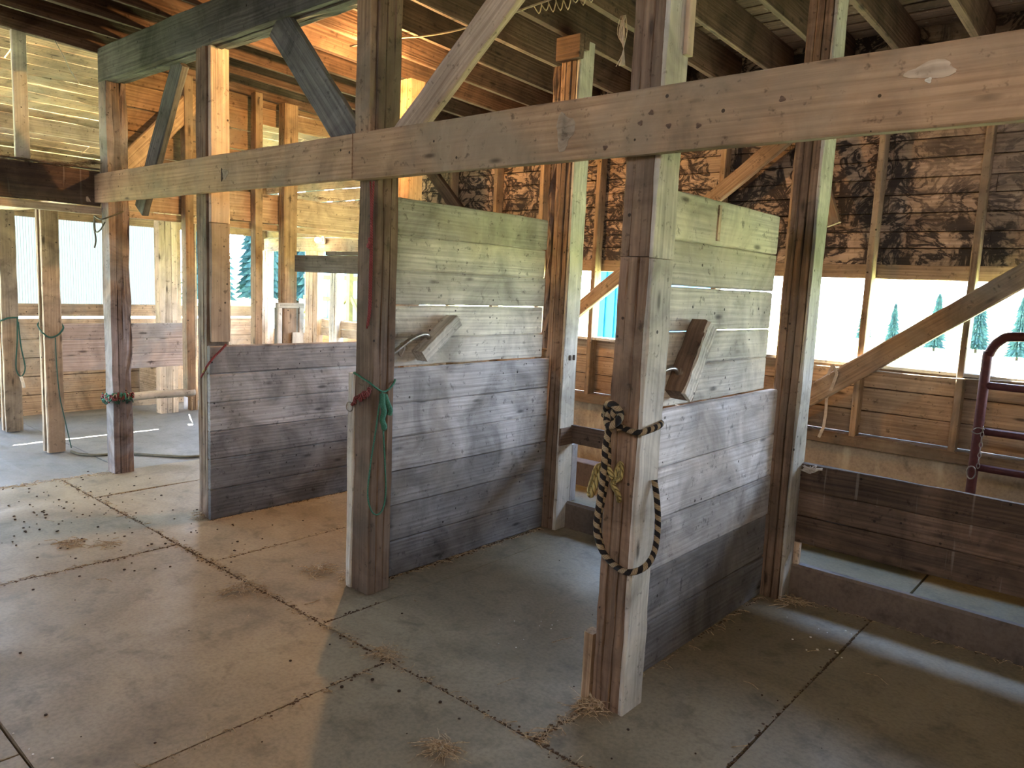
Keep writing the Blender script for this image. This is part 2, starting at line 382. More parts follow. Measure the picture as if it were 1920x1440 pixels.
# ------------------------------------------------------------------ ceiling joists
k = 0; words_ = ['first', 'second', 'third', 'fourth', 'fifth', 'sixth', 'seventh', 'eighth', 'ninth', 'tenth', 'eleventh', 'twelfth', 'thirteenth', 'fourteenth', 'fifteenth']
for x in [-4.44, -4.06, -3.67, -3.27, -2.87, -2.46, -2.04, -1.62, -1.21, -0.82, -0.41, -0.02, 0.39, 0.8, 1.2]:
    m = MB(); xa = x - 0.022
    m.beam((xa, -5.25, jz(-5.25) + .118), (xa, 3.1, jz(3.1) + .118), (0, 0, 1), 0.235, 0.042, seg=24, jit=0.003)
    thing(m, 'ceiling_joist', 'joist', f'dusty plank joist under the loft boards, {words_[k]} counted from the studded end wall', 'joist', 'loft floor joists'); k += 1
m = MB(); m.beam((-4.835, -5.2, jz(-5.2) + .1), (-4.835, 3.1, jz(3.1) + .1), (0, 0, 1), 0.27, 0.06, jit=0.004)
thing(m, 'rim_beam', 'dark', 'dark rim beam lying along the top of the studded end wall', 'beam')

# ------------------------------------------------------------------ front posts (built of plies)
def post(name, x0, x1, y0, y1, z1, mat, label, plies='x', group='posts of the stall fronts', jit=0.003, splice=None, rotface=False, z0=0, face=None, slot=False):
    e = empty(name, ((x0 + x1) / 2, (y0 + y1) / 2, z0), label, 'post', group)
    n = 3
    for i in range(n):
        m = MB()
        zs = [(z0, z1)] if not splice else [(z0, splice), (splice + 0.003, z1)]
        for a, b in zs:
            j = jit * (4 if rotface and i == n - 1 else 1)
            if slot and i == 1:
                m.box(x0 + .045, x1 - .05, y0 + .045, y1 - .01, a, b, seg=10, tone=.5); continue  # inset ply darkened, shade of the slot put into its tone
            if plies == 'x':
                wdt = (x1 - x0 - (.02 if face else 0)) / n; dy = random.uniform(0, 0.004)
                m.box(x0 + i * wdt + .0012, x0 + (i + 1) * wdt - .0012, y0 + dy, y1 - dy, a, b, seg=22, jit=j)
            else:
                wdt = (y1 - y0) / n; dx = random.uniform(0, 0.005)
                m.box(x0 + dx, x1 - dx, y0 + i * wdt + .0012, y0 + (i + 1) * wdt - .0012, a, b, seg=22, jit=j)
        part(m, 'ply', 'rot' if rotface else mat, e)
    if face:  # pale board added on the lit side; its paleness is mostly painted light
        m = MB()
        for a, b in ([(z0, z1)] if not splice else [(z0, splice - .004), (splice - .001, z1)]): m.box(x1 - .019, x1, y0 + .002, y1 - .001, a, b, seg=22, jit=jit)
        part(m, 'lit_side_facing', face, e)
    return e
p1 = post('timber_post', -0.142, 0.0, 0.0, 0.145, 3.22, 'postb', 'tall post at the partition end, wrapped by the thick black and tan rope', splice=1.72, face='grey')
m = MB(); m.box(0.0, 0.02, 0.10, 0.142, 2.42, 3.1); part(m, 'batten', 'pale', p1)
m = MB(); m.box(-0.195, -0.15, 0.0, 0.06, 0.0, 0.275, jit=0.004); part(m, 'foot_board', 'brown', p1)
p2 = post('timber_post', -1.665, -1.53, 0.0, 0.145, 3.22, 'postb', 'tall post tied with green cord, a red cord hanging down its face', plies='y')
m = MB(); m.box(-1.718, -1.672, 0.0, 0.045, 0.0, 1.125, jit=0.004); part(m, 'side_batten', 'grey', p2)
m = MB(); m.box(-1.655, -1.545, -0.036, -0.003, 2.283, 3.2, jit=0.003); part(m, 'facing_board', 'brown', p2)
p3 = post('timber_post', -3.312, -3.182, 0.0, 0.145, 2.95, 'postb', 'post carrying the low partition, a short red cord tied at its corner')
m = MB(); m.box(-3.18, -3.15, 0.015, 0.14, 1.16, 1.9, jit=0.003); m.box(-3.18, -3.15, 0.015, 0.14, 1.904, 2.95); part(m, 'side_board', 'pale', p3)  # pale board on the lit side, light partly put into its colour
p4 = post('timber_post', -4.81, -4.668, 0.0, 0.145, 2.95, 'post', 'gnawed and rotted post wrapped with tangled twine at the last stall', plies='y', rotface=True, jit=0.003)
# back posts
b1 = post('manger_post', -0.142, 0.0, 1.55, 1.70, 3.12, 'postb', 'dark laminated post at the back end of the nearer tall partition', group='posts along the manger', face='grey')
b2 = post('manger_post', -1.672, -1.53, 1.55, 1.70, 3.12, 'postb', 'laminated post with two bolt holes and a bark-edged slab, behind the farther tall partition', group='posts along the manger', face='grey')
m = MB(); m.box(-1.735, -1.69, 1.56, 1.60, 1.2, 2.98, seg=20, jit=0.012); part(m, 'bark_slab', 'rot', b2)
for dy in (-.022, .022):
    m = MB(); m.beam((-1.532, 1.64 + dy, 1.15), (-1.527, 1.64 + dy, 1.15), (0, 0, 1), 0.034, 0.018, seg=1); part(m, 'bolt_hole', 'crumb', b2)
m = MB(); m.box(-1.68, -1.50, 1.5, 1.545, 2.99, 3.13); m.box(-1.68, -1.5, 1.55, 1.6, 3.05, 3.14); part(m, 'joist_block', 'dark', b2)
b3 = post('manger_post', -3.235, -3.09, 1.55, 1.70, 3.1, 'brown', 'post lit orange by the hidden loft bulb, behind the cord-tied post', group='posts along the manger')
b4 = post('manger_post', -4.80, -4.70, 1.50, 1.64, 3.1, 'brown', 'slim post standing in the end wall above a boxed wooden casing', group='posts along the manger')
m = MB(); m.box(-4.72, -4.69, 1.44, 1.48, .3, 1.34); m.box(-4.72, -4.69, 1.66, 1.71, .3, 1.34); m.box(-4.74, -4.69, 1.44, 1.71, 1.30, 1.35); m.box(-4.79, -4.75, 1.46, 1.70, .3, 1.3, tone=.6)
m.box(-4.69, -4.675, 1.58, 1.70, .3, 1.08, jit=.005)
part(m, 'casing', 'grey', b4)
# strap posts of the lean-to
p5 = post('slotted_post', -5.83, -5.69, -0.14, 0.0, 2.075, 'post', 'slotted post tied with green twine, nearest outside the last stall', group='posts across the lean-to', slot=True)
p6 = post('slotted_post', -6.95, -6.81, -0.14, 0.0, 2.075, 'post', 'slotted post with a looped twine hanging on its corner, farther from the stalls', group='posts across the lean-to', slot=True)
p7 = post('lean_to_post', -7.15, -7.03, 1.42, 1.62, 2.85, 'pale', 'pale post standing inside the lean-to before the corrugated window', plies='y', group='inner lean-to posts', z0=-.01)
p8 = post('lean_to_post', -7.15, -7.06, 1.78, 1.86, 2.8, 'brown', 'slim brown post just beyond the pale lean-to post', plies='y', group='inner lean-to posts', z0=-.01)
p9 = post('lean_to_post', -7.58, -7.40, 2.96, 3.055, 1.9, 'pale', 'pale post in the far corner of the lean-to beside the forest window', group='opening posts', z0=-.01)
p10 = post('lean_to_post', -6.56, -6.31, 2.96, 3.055, 1.9, 'tan', 'broad yellowish post under the lit bulb in the lean-to opening', group='opening posts', z0=-.01)
p11 = post('lean_to_post', -6.06, -5.91, 2.96, 3.055, 1.9, 'grey', 'narrow grey post right of the broad yellowish one in the lean-to opening', group='opening posts', z0=-.01)
p11['label'] = 'narrow grey post between the broad yellowish post and the stall corner'

# ------------------------------------------------------------------ long rails, top plate, headers
m = MB(); m.box(-1.66, 2.6, -0.042, -0.002, 2.068, 2.285, seg=24, jit=0.002)
near = thing(m, 'stall_rail', 'rail', 'long brown plank rail nailed across the near posts, with a bright lower edge', 'rail', 'rails across the stall fronts')
def scar(par, name, mat, cx, cz, rx, rz_, seed, label):
    rd = random.Random(seed); m = MB(); n = 22; b = 0
    for y in (-.0445, -.0405):
        for j in range(n):
            a = 6.2832 * j / n; k = 1 + .22 * math.sin(a * 3 + seed) + rd.uniform(-.08, .08)
            rd2 = k; m.v.append(Vector((cx + rx * k * math.cos(a), y, cz + rz_ * k * math.sin(a)))); m.g.append((cx + rx * math.cos(a), cz + rz_ * math.sin(a), seed)); m.t.append(1.1)
    m.v.append(Vector((cx, -.0455, cz))); m.g.append((cx, cz, seed)); m.t.append(.9)
    for j in range(n): m.f.append((j, (j + 1) % n, 2 * n)); m.f.append((j, n + j, n + (j + 1) % n, (j + 1) % n))
    part(m, name, mat, par, label)
scar(near, 'knot_scar', 'scar', -.385, 2.175, .040, .065, 1, 'pale worn scar round a knot')
scar(near, 'knot', 'crumb', -.385, 2.165, .008, .01, 2, 'dark knot')
scar(near, 'knot_scar', 'scar', .83, 2.215, .06, .022, 4, 'pale worn patch over a knot')
scar(near, 'knot', 'grey', .825, 2.19, .008, .007, 5, 'greenish knot')
for q, (cx, cz) in enumerate(((-.02, 2.20), (-.06, 2.17), (.05, 2.15), (-.2, 2.1), (.16, 2.14), (.43, 2.19))): scar(near, 'knot', 'dark', cx, cz, .009, .008, 10 + q, 'dark knot')
m = MB(); m.box(-4.81, -1.665, -0.042, -0.002, 2.075, 2.285, seg=24, jit=0.002)
far = thing(m, 'stall_rail', 'rail', 'greyer plank rail running on from the cord-tied post to the rotted post', 'rail', 'rails across the stall fronts')
scar(far, 'knot_scar', 'scar', -2.87, 2.17, .035, .028, 7, 'broken knot hole')
scar(far, 'knot', 'crumb', -2.905, 2.165, .012, .035, 8, 'dark bark in the knot hole')
m = MB(); m.box(-8.0, -4.815, -0.04, 0.0, 2.078, 2.12); m.box(-8.0, -4.815, -0.1, -0.06, 2.078, 2.115)
thing(m, 'lean_to_rail', 'pale', 'thin pale rail joining the tops of the slotted posts', 'rail')
e = empty('top_plate', (-3.2, .07, 2.95), 'heavy dust-grey top plate of three planks resting on the far posts', 'beam')
for i in range(3):
    m = MB(); m.box(-4.81, -1.668, 0.0 + i * .049, 0.046 + i * .049, 2.95 - .006 * (i == 1), 3.19, seg=24, jit=0.004); part(m, 'plank', 'plate', e)
m = MB(); m.box(-4.865, -4.815, -2.2, 0.0, 2.055, 2.31, seg=20, jit=.004); m.box(-4.87, -4.815, -2.2, 0.0, 2.32, 2.33)
thing(m, 'end_header', 'dark', 'dark brown header plank topped with old hay, outside the rotted post', 'beam', 'headers of the end wall')
m = MB(); m.box(-4.865, -4.815, 0.15, 3.05, 2.055, 2.30, seg=20, jit=.004)
thing(m, 'end_header', 'pale', 'yellowish header plank with hay on top, crossing behind the end-wall studs', 'beam', 'headers of the end wall')
m = MB(); m.box(-4.90, -4.84, -2.2, 3.05, 1.99, 2.045)
thing(m, 'lower_ledger', 'pale', 'thin ledger board just below the hay-topped header of the end wall', 'beam')

# ------------------------------------------------------------------ braces
def brace(a, b, wd, th, up, mat, label, seg=1):
    m = MB(); m.beam(a, b, up, wd, th, seg=seg, jit=0.003, ch=.006)
    return thing(m, 'diagonal_brace', mat, label, 'brace', 'diagonal braces')
brace((-2.43, 0.035, 2.95), (-1.70, 0.035, 2.20), 0.185, 0.04, (1, 0, 1), 'plate', 'flat grey brace running from the dusty top plate down to the cord-tied post')
brace((-1.50, 0.07, 2.20), (-0.52, 0.07, 2.99), 0.135, 0.045, (-1, 0, 1), 'pale', 'pale brace rising from the cord-tied post above the long rail')
brace((-3.72, 0.11, 2.96), (-4.36, 0.11, 2.02), 0.15, 0.05, (1, 0, 0), 'plate', 'steep grey brace crossing in front of the orange-lit one near the rotted post')
brace((-4.76, 0.08, 2.27), (-4.76, 0.72, 2.98), 0.16, 0.04, (0, -1, 1), 'tan', 'orange-lit brace rising from the rotted post inside the end wall')
brace((-0.78, 2.96, 0.68), (1.35, 2.96, 2.27), 0.135, 0.05, (-1, 0, 1), 'brown', 'long brown brace slanting across the nearer window openings with a strap hanging off it')
brace((-2.9, 2.96, 1.08), (-0.72, 2.96, 2.74), 0.11, 0.05, (-1, 0, 1), 'brown', 'brown brace slanting past the blue building in the farther window opening')
brace((-0.62, 2.93, 2.75), (-0.38, 2.93, 2.1), 0.09, 0.04, (1, 0, 0), 'brown', 'short brace dropping from the top end of the long wall brace behind the manger post')
brace((-4.65, 2.96, 2.95), (-3.85, 2.96, 2.2), 0.12, 0.05, (1, 0, 1), 'joist', 'dim grey brace high in the far corner of the window wall')

# ------------------------------------------------------------------ studs
sx_ = [(-4.13, 'in the dim corner next to the end wall'), (-3.53, 'second from the dim corner of the window wall'), (-2.97, 'just left of the bark-edged manger post'),
       (-2.36, 'with the blue building close beside it'), (-1.80, 'hidden low behind the roped post'), (-1.25, 'rising behind the top of the nearer tall partition'), (-0.70, 'just behind the laminated manger post'),
       (-0.15, 'between the first and second bright openings'), (0.445, 'between the second and third bright openings'), (1.05, 'beyond the pipe gate')]
for x, d in sx_:
    d = d.replace('just left of', 'just short of')
    m = MB(); m.box(x - 0.02, x + 0.02, 3.0, 3.095, 0.69, jz(3.1), seg=20, jit=.002)
    thing(m, 'wall_stud', 'brown', 'bare brown stud of the window wall ' + d, 'stud', 'studs of the window wall')
for y, z0, d in ((0.65, 0.55, 'with its lower end cut off above the floor rail'), (1.27, 0.0, 'standing full height before the forest window'), (2.52, 0.0, 'close to the window wall corner')):
    m = MB(); m.box(-4.81, -4.73 if y < 1.5 else -4.77, y - 0.035, y + 0.035, z0, 3.14, seg=20, jit=.002)
    thing(m, 'end_wall_stud', 'brown', 'upright stud of the end wall ' + d, 'stud', 'studs of the end wall')
for y, d in ((-0.50, 'standing alone on the hay-topped header before the slatted roof'), (-1.4, 'standing on the header out toward the aisle')):
    m = MB(); m.box(-4.86, -4.82, y - 0.045, y + 0.045, 2.335, 3.2, jit=.002)
    thing(m, 'end_wall_stud', 'grey', 'short grey stud ' + d, 'stud', 'studs of the end wall')
# end wall boards
m = MB(); z = 2.31
for i in range(5):
    m.box(-4.90, -4.87, 0.15, 1.36, z, z + .17, jit=.003); z += .175
z = 2.91
for i in range(2): m.box(-4.90, -4.87, 1.365, 3.05, z, z + .145, jit=.004); z += .15
struct(m, 'wall_left', 'brown')

# ------------------------------------------------------------------ partitions
def partition(x, y0, y1, zs, mat, e, name, th=0.04, gaps=(), tones=None):
    m = MB()
    for i in range(len(zs) - 1):
        g = 0.002 + (0.004 if i in gaps else 0)
        if i + 1 < len(zs) - 1 and (i + 1) not in gaps: m.plain(x - th * .8, x - th * .35, y0 + .01, y1 - .03, zs[i + 1] - .02, zs[i + 1] + .02)
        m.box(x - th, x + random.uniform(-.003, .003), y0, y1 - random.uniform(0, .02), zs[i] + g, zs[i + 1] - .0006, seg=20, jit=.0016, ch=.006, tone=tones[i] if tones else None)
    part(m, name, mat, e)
e = empty('stall_partition', (-.15, .8, 0), 'tall plank partition beside the black and tan rope, a slanted block on its face', 'partition', 'stall partitions')
partition(-0.112, 0.147, 1.545, [0.0, .22, .45, .665, .885, 1.125], 'low', e, 'lower_boards', .045, tones=(.33, .42, .95, 1.45, 1.35))  # low boards dark from grime and shade, upper ones lightened as lit
partition(-0.128, 0.12, 1.40, [1.135, 1.30, 1.44, 1.625, 1.81, 2.0], 'grey', e, 'upper_boards', gaps=(2, 3))
m = MB(); m.box(-.128, -.118, .30, .33, 1.82, 1.98, tone=1.25); m.box(-.128, -.119, .72, .745, 1.83, 1.98, tone=1.2); part(m, 'pale_strip', 'pale', e)
e = empty('stall_partition', (-1.68, .8, 0), 'tall plank partition beside the green cord, a pipe and block on its face', 'partition', 'stall partitions')
partition(-1.632, 0.147, 1.545, [0.0, .2, .40, .585, .77, .95, 1.14], 'low', e, 'lower_boards', .045, tones=(.4, .5, .65, 1.0, 1.1, .95))  # board tones carry grime, shade below and light above
partition(-1.65, 0.12, 1.47, [1.15, 1.30, 1.47, 1.655, 1.83, 2.02], 'grey', e, 'upper_boards', gaps=(2,))
e = empty('stall_partition', (-3.17, .8, 0), 'low plank partition without upper boards, between the far stalls', 'partition', 'stall partitions')
partition(-3.148, 0.0, 1.545, [0.0, .2, .40, .585, .77, .955, 1.135], 'low', e, 'boards', .033, tones=(.28, .36, .45, .7, .75, .55))  # bottom tones hold grime together with shade

# ------------------------------------------------------------------ blocks and pipes on partitions
e = empty('tie_block', (-.128, .48, 1.17), 'dark splintered wooden block slanting on the partition beside the black rope', 'wooden block', 'blocks on the partitions')
m = MB(); m.beam((-.085, .40, 1.19), (-.085, .575, 1.475), (1, 0, 0), .075, .085, seg=10, jit=.004, ch=.006); bk = part(m, 'block', 'dark', e)
m = MB(); m.beam((-.042, .405, 1.185), (-.042, .582, 1.47), (0, 1, -.6), .078, .014, seg=10, jit=.004); part(m, 'pale_face', 'grey', bk, 'pale face')  # pale plate laid over one side of the dark block
m = MB(); m.tube([(-.11, .17, 1.24), (-.09, .22, 1.275), (-.08, .29, 1.30), (-.08, .36, 1.30), (-.09, .41, 1.275)], .008, 10); part(m, 'pipe_hook', 'steel', e)
e = empty('tie_block', (-1.65, .45, 1.18), 'pale square-cut wooden block with a bent steel pipe on the partition beside the green cord', 'wooden block', 'blocks on the partitions')
m = MB(); m.beam((-1.6, .37, 1.205), (-1.6, .62, 1.395), (1, 0, 0), .085, .07, seg=10, jit=.002, ch=.004); part(m, 'block', 'grey', e)
m = MB(); m.tube([(-1.60, .145, 1.205), (-1.595, .22, 1.25), (-1.59, .30, 1.298), (-1.59, .37, 1.32), (-1.595, .42, 1.315), (-1.61, .45, 1.285)], .013, 12); ph = part(m, 'pipe_hook', 'steel', e)
m = MB(); m.tube([(-1.60, .225, 1.225), (-1.60, .235, 1.27), (-1.595, .25, 1.28), (-1.58, .245, 1.25), (-1.585, .23, 1.21), (-1.60, .225, 1.225)], .003, 6); part(m, 'wire_loop', 'steel', ph)

# ------------------------------------------------------------------ manger: concrete trough and boards
e = empty('feed_trough', (-.6, 1.87, 0), 'long low concrete feed trough running along the back of the stalls', 'feed trough')
m = MB(); m.box(-4.7, 3.4, 1.66, 1.72, -.02, .178, seg=24, jit=.004, ch=.01); part(m, 'front_curb', 'curb', e)
m = MB(); m.box(-4.7, 0.565, 1.70, 2.14, .0, .165, jit=.003); m.box(0.575, 3.4, 1.70, 2.14, .0, .163, jit=.003); part(m, 'trough_floor', 'trough', e)
m = MB(); m.box(-4.7, 3.4, 2.12, 2.22, .0, .34, seg=24, jit=.004); part(m, 'rear_curb', 'curb', e)
m = MB(); m.box(.03, 3.4, 1.725, 1.765, .17, .172)
e = empty('manger_boards', (1.7, 1.68, .3), 'dark board front closing the manger of the nearest stall, with a bright top edge', 'manger boards', 'manger fronts')
m = MB()
for a, b in ((.305, .45), (.453, .59), (.593, .735)): m.box(.002, 3.39, 1.665, 1.70, a, b, seg=24, jit=.003)
part(m, 'boards', 'dark', e)  # shade on this front is put into the dark wood colour
m = MB(); m.box(.0, .03, 1.665, 1.70, .18, .302); part(m, 'short_stub', 'pale', e)
m = MB(); m.box(.0, .03, 1.665, 1.72, .60, .72); part(m, 'end_block', 'brown', e)
m = MB(); m.box(-1.525, -.145, 1.665, 1.70, .58, .70, seg=20, jit=.003)
thing(m, 'manger_rail', 'dark', 'dark single board rail over the open trough of the middle stall', 'rail', 'manger rails')
m = MB(); m.box(-3.085, -1.68, 1.665, 1.70, .58, .70); thing(m, 'manger_rail', 'dark', 'dark board rail over the trough behind the farther tall partition', 'rail', 'manger rails')
m = MB(); m.box(-4.69, -3.24, 1.665, 1.70, .58, .70); thing(m, 'manger_rail', 'dark', 'dark board rail over the trough behind the low partition', 'rail', 'manger rails')
e = empty('manger_cheek', (-1.55, 1.75, .1), 'grey cheek board closing the trough end beside the bolt-holed manger post', 'manger boards')
m = MB(); m.box(-1.56, -1.532, 1.705, 1.77, .17, .56, seg=4); part(m, 'cheek_board', 'low', e)
m = MB(); m.box(-1.53, -1.515, 1.545, 1.70, .575, .69); part(m, 'cross_board', 'dark', e)
m = MB(); m.box(-4.55, -3.24, 1.515, 1.548, 1.635, 1.78); m.box(-4.09, -3.24, 1.515, 1.548, 1.782, 1.815)
thing(m, 'tie_rail', 'plate', 'grey notched board nailed across the far stall at head height', 'rail')

# ------------------------------------------------------------------ lean-to: roof, far wall, openings
m = MB(); x = -4.95
def rz(x): return 3.4 + .22 * (x + 5)
while x > -7.85:
    w_ = .185
    y = -3.3
    while y < 3.4:
        y2 = min(3.4, y + random.choice((1.8, 2.4, 3.0)))
        m.beam((x - w_ / 2, y, rz(x - w_ / 2)), (x - w_ / 2, y2 - .01, rz(x - w_ / 2)), (1, 0, .22), w_ - .02, .02, jit=.004); y = y2
    x -= w_ - .006
struct(m, 'ceiling_left', 'brown')
m = MB(); n0 = 0
xs = [-7.98 + i * .02 for i in range(154)]
for i, x in enumerate(xs):
    zz = rz(x) + .05
    for y in (-3.4, 3.45): m.v.append(Vector((x, y, zz + .008 * math.sin(i * 1.1)))); m.g.append((0, 0, 0)); m.t.append(1)
for i in range(len(xs) - 1): m.f.append((2 * i, 2 * i + 1, 2 * i + 3, 2 * i + 2))
struct(m, 'ceiling_left', 'roofsheet')
for i, x in enumerate((-5.6, -6.9)):
    m = MB(); m.beam((x, -3.2, rz(x) - .09), (x, 3.2, rz(x) - .09), (0, 0, 1), .14, .04)
    if i == 1: thing(m, 'lean_to_purlin', 'pale', 'roof purlin under the slatted lean-to roof, toward its far wall', 'beam')
# far wall x=-7.7
m = MB()
for z0, z1 in ((-.06, .2), (.205, .4), (.405, .6), (.605, .8), (.805, 1.02), (1.045, 1.18)): m.box(-7.73, -7.70, -.3, 3.1, z0, z1)
for z0, z1 in ((.0, .2), (.205, .4), (.405, .6), (.605, .8), (.805, 1.02), (1.045, 1.18)): m.box(-7.73, -7.70, -3.1, -1.4, z0, z1)
for z0, z1 in ((2.08, 2.2), (2.21, 2.34), (2.35, 2.48), (2.49, 2.62), (2.63, 2.76), (2.77, 2.88)): m.box(-7.73, -7.70, -3.1, 3.1, z0, z1)
struct(m, 'wall_left', 'brown')
m = MB(); m.plain(-7.76, -7.735, -.3, 3.1, 0, 1.0); m.plain(-7.76, -7.735, -3.1, -1.4, 0, 1.0); m.plain(-7.66, -4.95, 3.135, 3.15, 0, .89); struct(m, 'wall_left', 'dark')  # unseen backing added so the board gaps let no light through
m = MB()
for y in (-.3, 1.93, 3.07): m.box(-7.74, -7.66, y - .03, y + .03, -.01, 2.8)
struct(m, 'trim_2', 'brown')
def corr(y0, y1, z0, z1, x, pitch=.026):
    m = MB(); n = int((y1 - y0) / pitch * 6)
    for i in range(n + 1):
        y = y0 + (y1 - y0) * i / n; dx = .009 * math.sin(2 * math.pi * (y - y0) / pitch)
        for z in (z0, z1): m.v.append(Vector((x + dx, y, z))); m.g.append((0, 0, 0)); m.t.append(1)
    for i in range(n): m.f.append((2 * i, 2 * i + 1, 2 * i + 3, 2 * i + 2))
    m.sm = True; return m
struct(corr(-.3, 1.9, 1.17, 2.1, -7.76), 'window_2', 'fiber'); struct(corr(-3.1, -1.4, 1.17, 2.1, -7.76), 'window_3', 'fiber')
m = MB(); m.plain(-7.76, -6.25, -3.23, -3.2, 0, 2.9); m.plain(-7.76, -4.9, -3.23, -3.2, 2.4, 3.4); struct(m, 'wall_front', 'brown')
# north wall of lean-to
m = MB(); m.box(-7.7, -4.92, 3.06, 3.1, 1.9, 2.06)
thing(m, 'opening_header', 'brown', 'tan header plank across the lean-to opening, carrying the lit bulb', 'beam')
m = MB()
for z0, z1 in ((.0, .22), (.225, .45), (.455, .68), (.685, .9)): m.box(-7.7, -4.92, 3.1, 3.13, z0, z1)
for z0, z1 in ((2.07, 2.2), (2.21, 2.34), (2.35, 2.48), (2.49, 2.62), (2.63, 2.76), (2.77, 2.95), (2.96, 3.1)): m.box(-7.7, -4.92, 3.1, 3.13, z0, z1)
struct(m, 'wall_back', 'brown')
m = MB(); m.box(-6.30, -4.92, 3.02, 3.05, .905, 1.0); m.box(-6.30, -4.92, 3.02, 3.05, 1.003, 1.10)
thing(m, 'opening_board', 'pale', 'pale pair of boards across the foot of the lean-to opening', 'boards')
m = MB()
for z0, z1 in ((.685, .82), (.823, .96), (.963, 1.10)): m.box(-5.78, -5.75, 0.005, 1.15, z0, z1, jit=.002)
thing(m, 'plank_barrier', 'pink', 'three pale pinkish planks forming a barrier behind the rotted post', 'boards')
m = MB(); m.tube([(-4.74, .13, .585), (-4.74, .3, .592), (-4.745, .5, .588), (-4.75, .68, .587)], .033, 10)
thing(m, 'barrier_pole', 'grey', 'rough round pole tied low between the rotted post and the cut-off stud', 'pole')
m = MB(); m.box(-7.04, -7.02, 1.88, 2.5, .06, .66, jit=.003)
thing(m, 'painted_panel', 'white', 'white painted panel standing low under the far barrier', 'panel')
m = MB(); m.tube([(-7.03, 1.70, .02), (-7.03, 1.70, .5), (-7.03, 1.71, 1.0)], .022, 8); thing(m, 'standpipe', 'white', 'white pipe standing beside the pale lean-to post', 'pipe')
e = empty('low_board_wall', (-7.3, 1.4, 0), 'low board wall inside the lean-to seen below the plank barrier', 'boards')
m = MB()
for i in range(3): m.box(-7.68, -7.16, 1.46, 1.49, .12 + i * .18, .297 + i * .18)
part(m, 'boards', 'pale', e)

# bulbs
def bulb(loc, nrm, mat, e_w, col, label, r=.035):
    e = empty('light_bulb', loc, label, 'light bulb')
    n = Vector(nrm).normalized(); L = Vector(loc)
    m = MB(); m.ball(L, r, 8); part(m, 'glass', mat, e)
    m = MB(); m.tube([L + n * r * .8, L + n * (r + .035)], .02, 12, 1); m.tube([L + n * (r + .034), L + n * (r + .055)], .05, 16, 1); part(m, 'socket', 'porcelain', e)
    ld = bpy.data.lights.new('bulb_light', 'POINT'); ld.energy = e_w; ld.color = col; ld.shadow_soft_size = r
    lo = bpy.data.objects.new('bulb_light', ld); C.objects.link(lo); lo.location = L - n * (r * 2.3)
bulb((-6.33, 2.97, 2.03), (.35, .9, 0.1), 'bulb', 2.0, (1, .75, .45), 'lit round bulb glowing on the header of the lean-to opening', .032)
bulb((-2.80, 1.05, 3.06), (0, .1, 1), 'bulb2', 50.0, (1, .50, .17), 'amber loft bulb between the joists, hidden behind the cord-tied post', .03)

# ------------------------------------------------------------------ pipe gate
e = empty('pipe_gate', (.65, 2.6, 0), 'maroon tubular steel gate with a rounded corner and a hanging chain, beyond the manger', 'gate')
g = .026
m = MB(); m.tube([(.64, 2.6, .06), (.638, 2.6, 1.22), (.645, 2.6, 1.34), (.69, 2.6, 1.42), (.78, 2.6, 1.448), (1.2, 2.6, 1.45), (2.1, 2.6, 1.45)], g, 12); part(m, 'frame_tube', 'rust', e)
for z in (1.165, .905, .695, .40, .12):
    m = MB(); m.tube([(.64, 2.6, z), (2.1, 2.6, z)], g * .8, 12, 1); part(m, 'cross_tube', 'rust', e)
m = MB()
pts = [(.665, 2.57, .92 - i * .03) for i in range(8)]
for i, p in enumerate(pts):
    q = Vector(p); a = Vector((.008, 0, 0)) if i % 2 else Vector((0, .008, 0))
    m.tube([q + a, q + Vector((0, 0, .017)), q - a, q - Vector((0, 0, .017))], .0025, 6, 4, closed=True)
m.tube([(.62, 2.575, .91), (.64, 2.57, .925), (.67, 2.575, .92), (.65, 2.6, .90)], .0035, 6, 4); m.tube([(.61, 2.575, .90), (.64, 2.57, .89), (.67, 2.575, .905)], .003, 6, 4)
ch_ = part(m, 'chain', 'steel', e)
m = MB(); m.tube([(.635 + .022 * math.cos(a), 2.572, .665 + .036 * math.sin(a)) for a in [i * math.pi / 6 for i in range(12)]], .004, 8, 3, closed=True); part(m, 'chain_ring', 'steel', ch_)

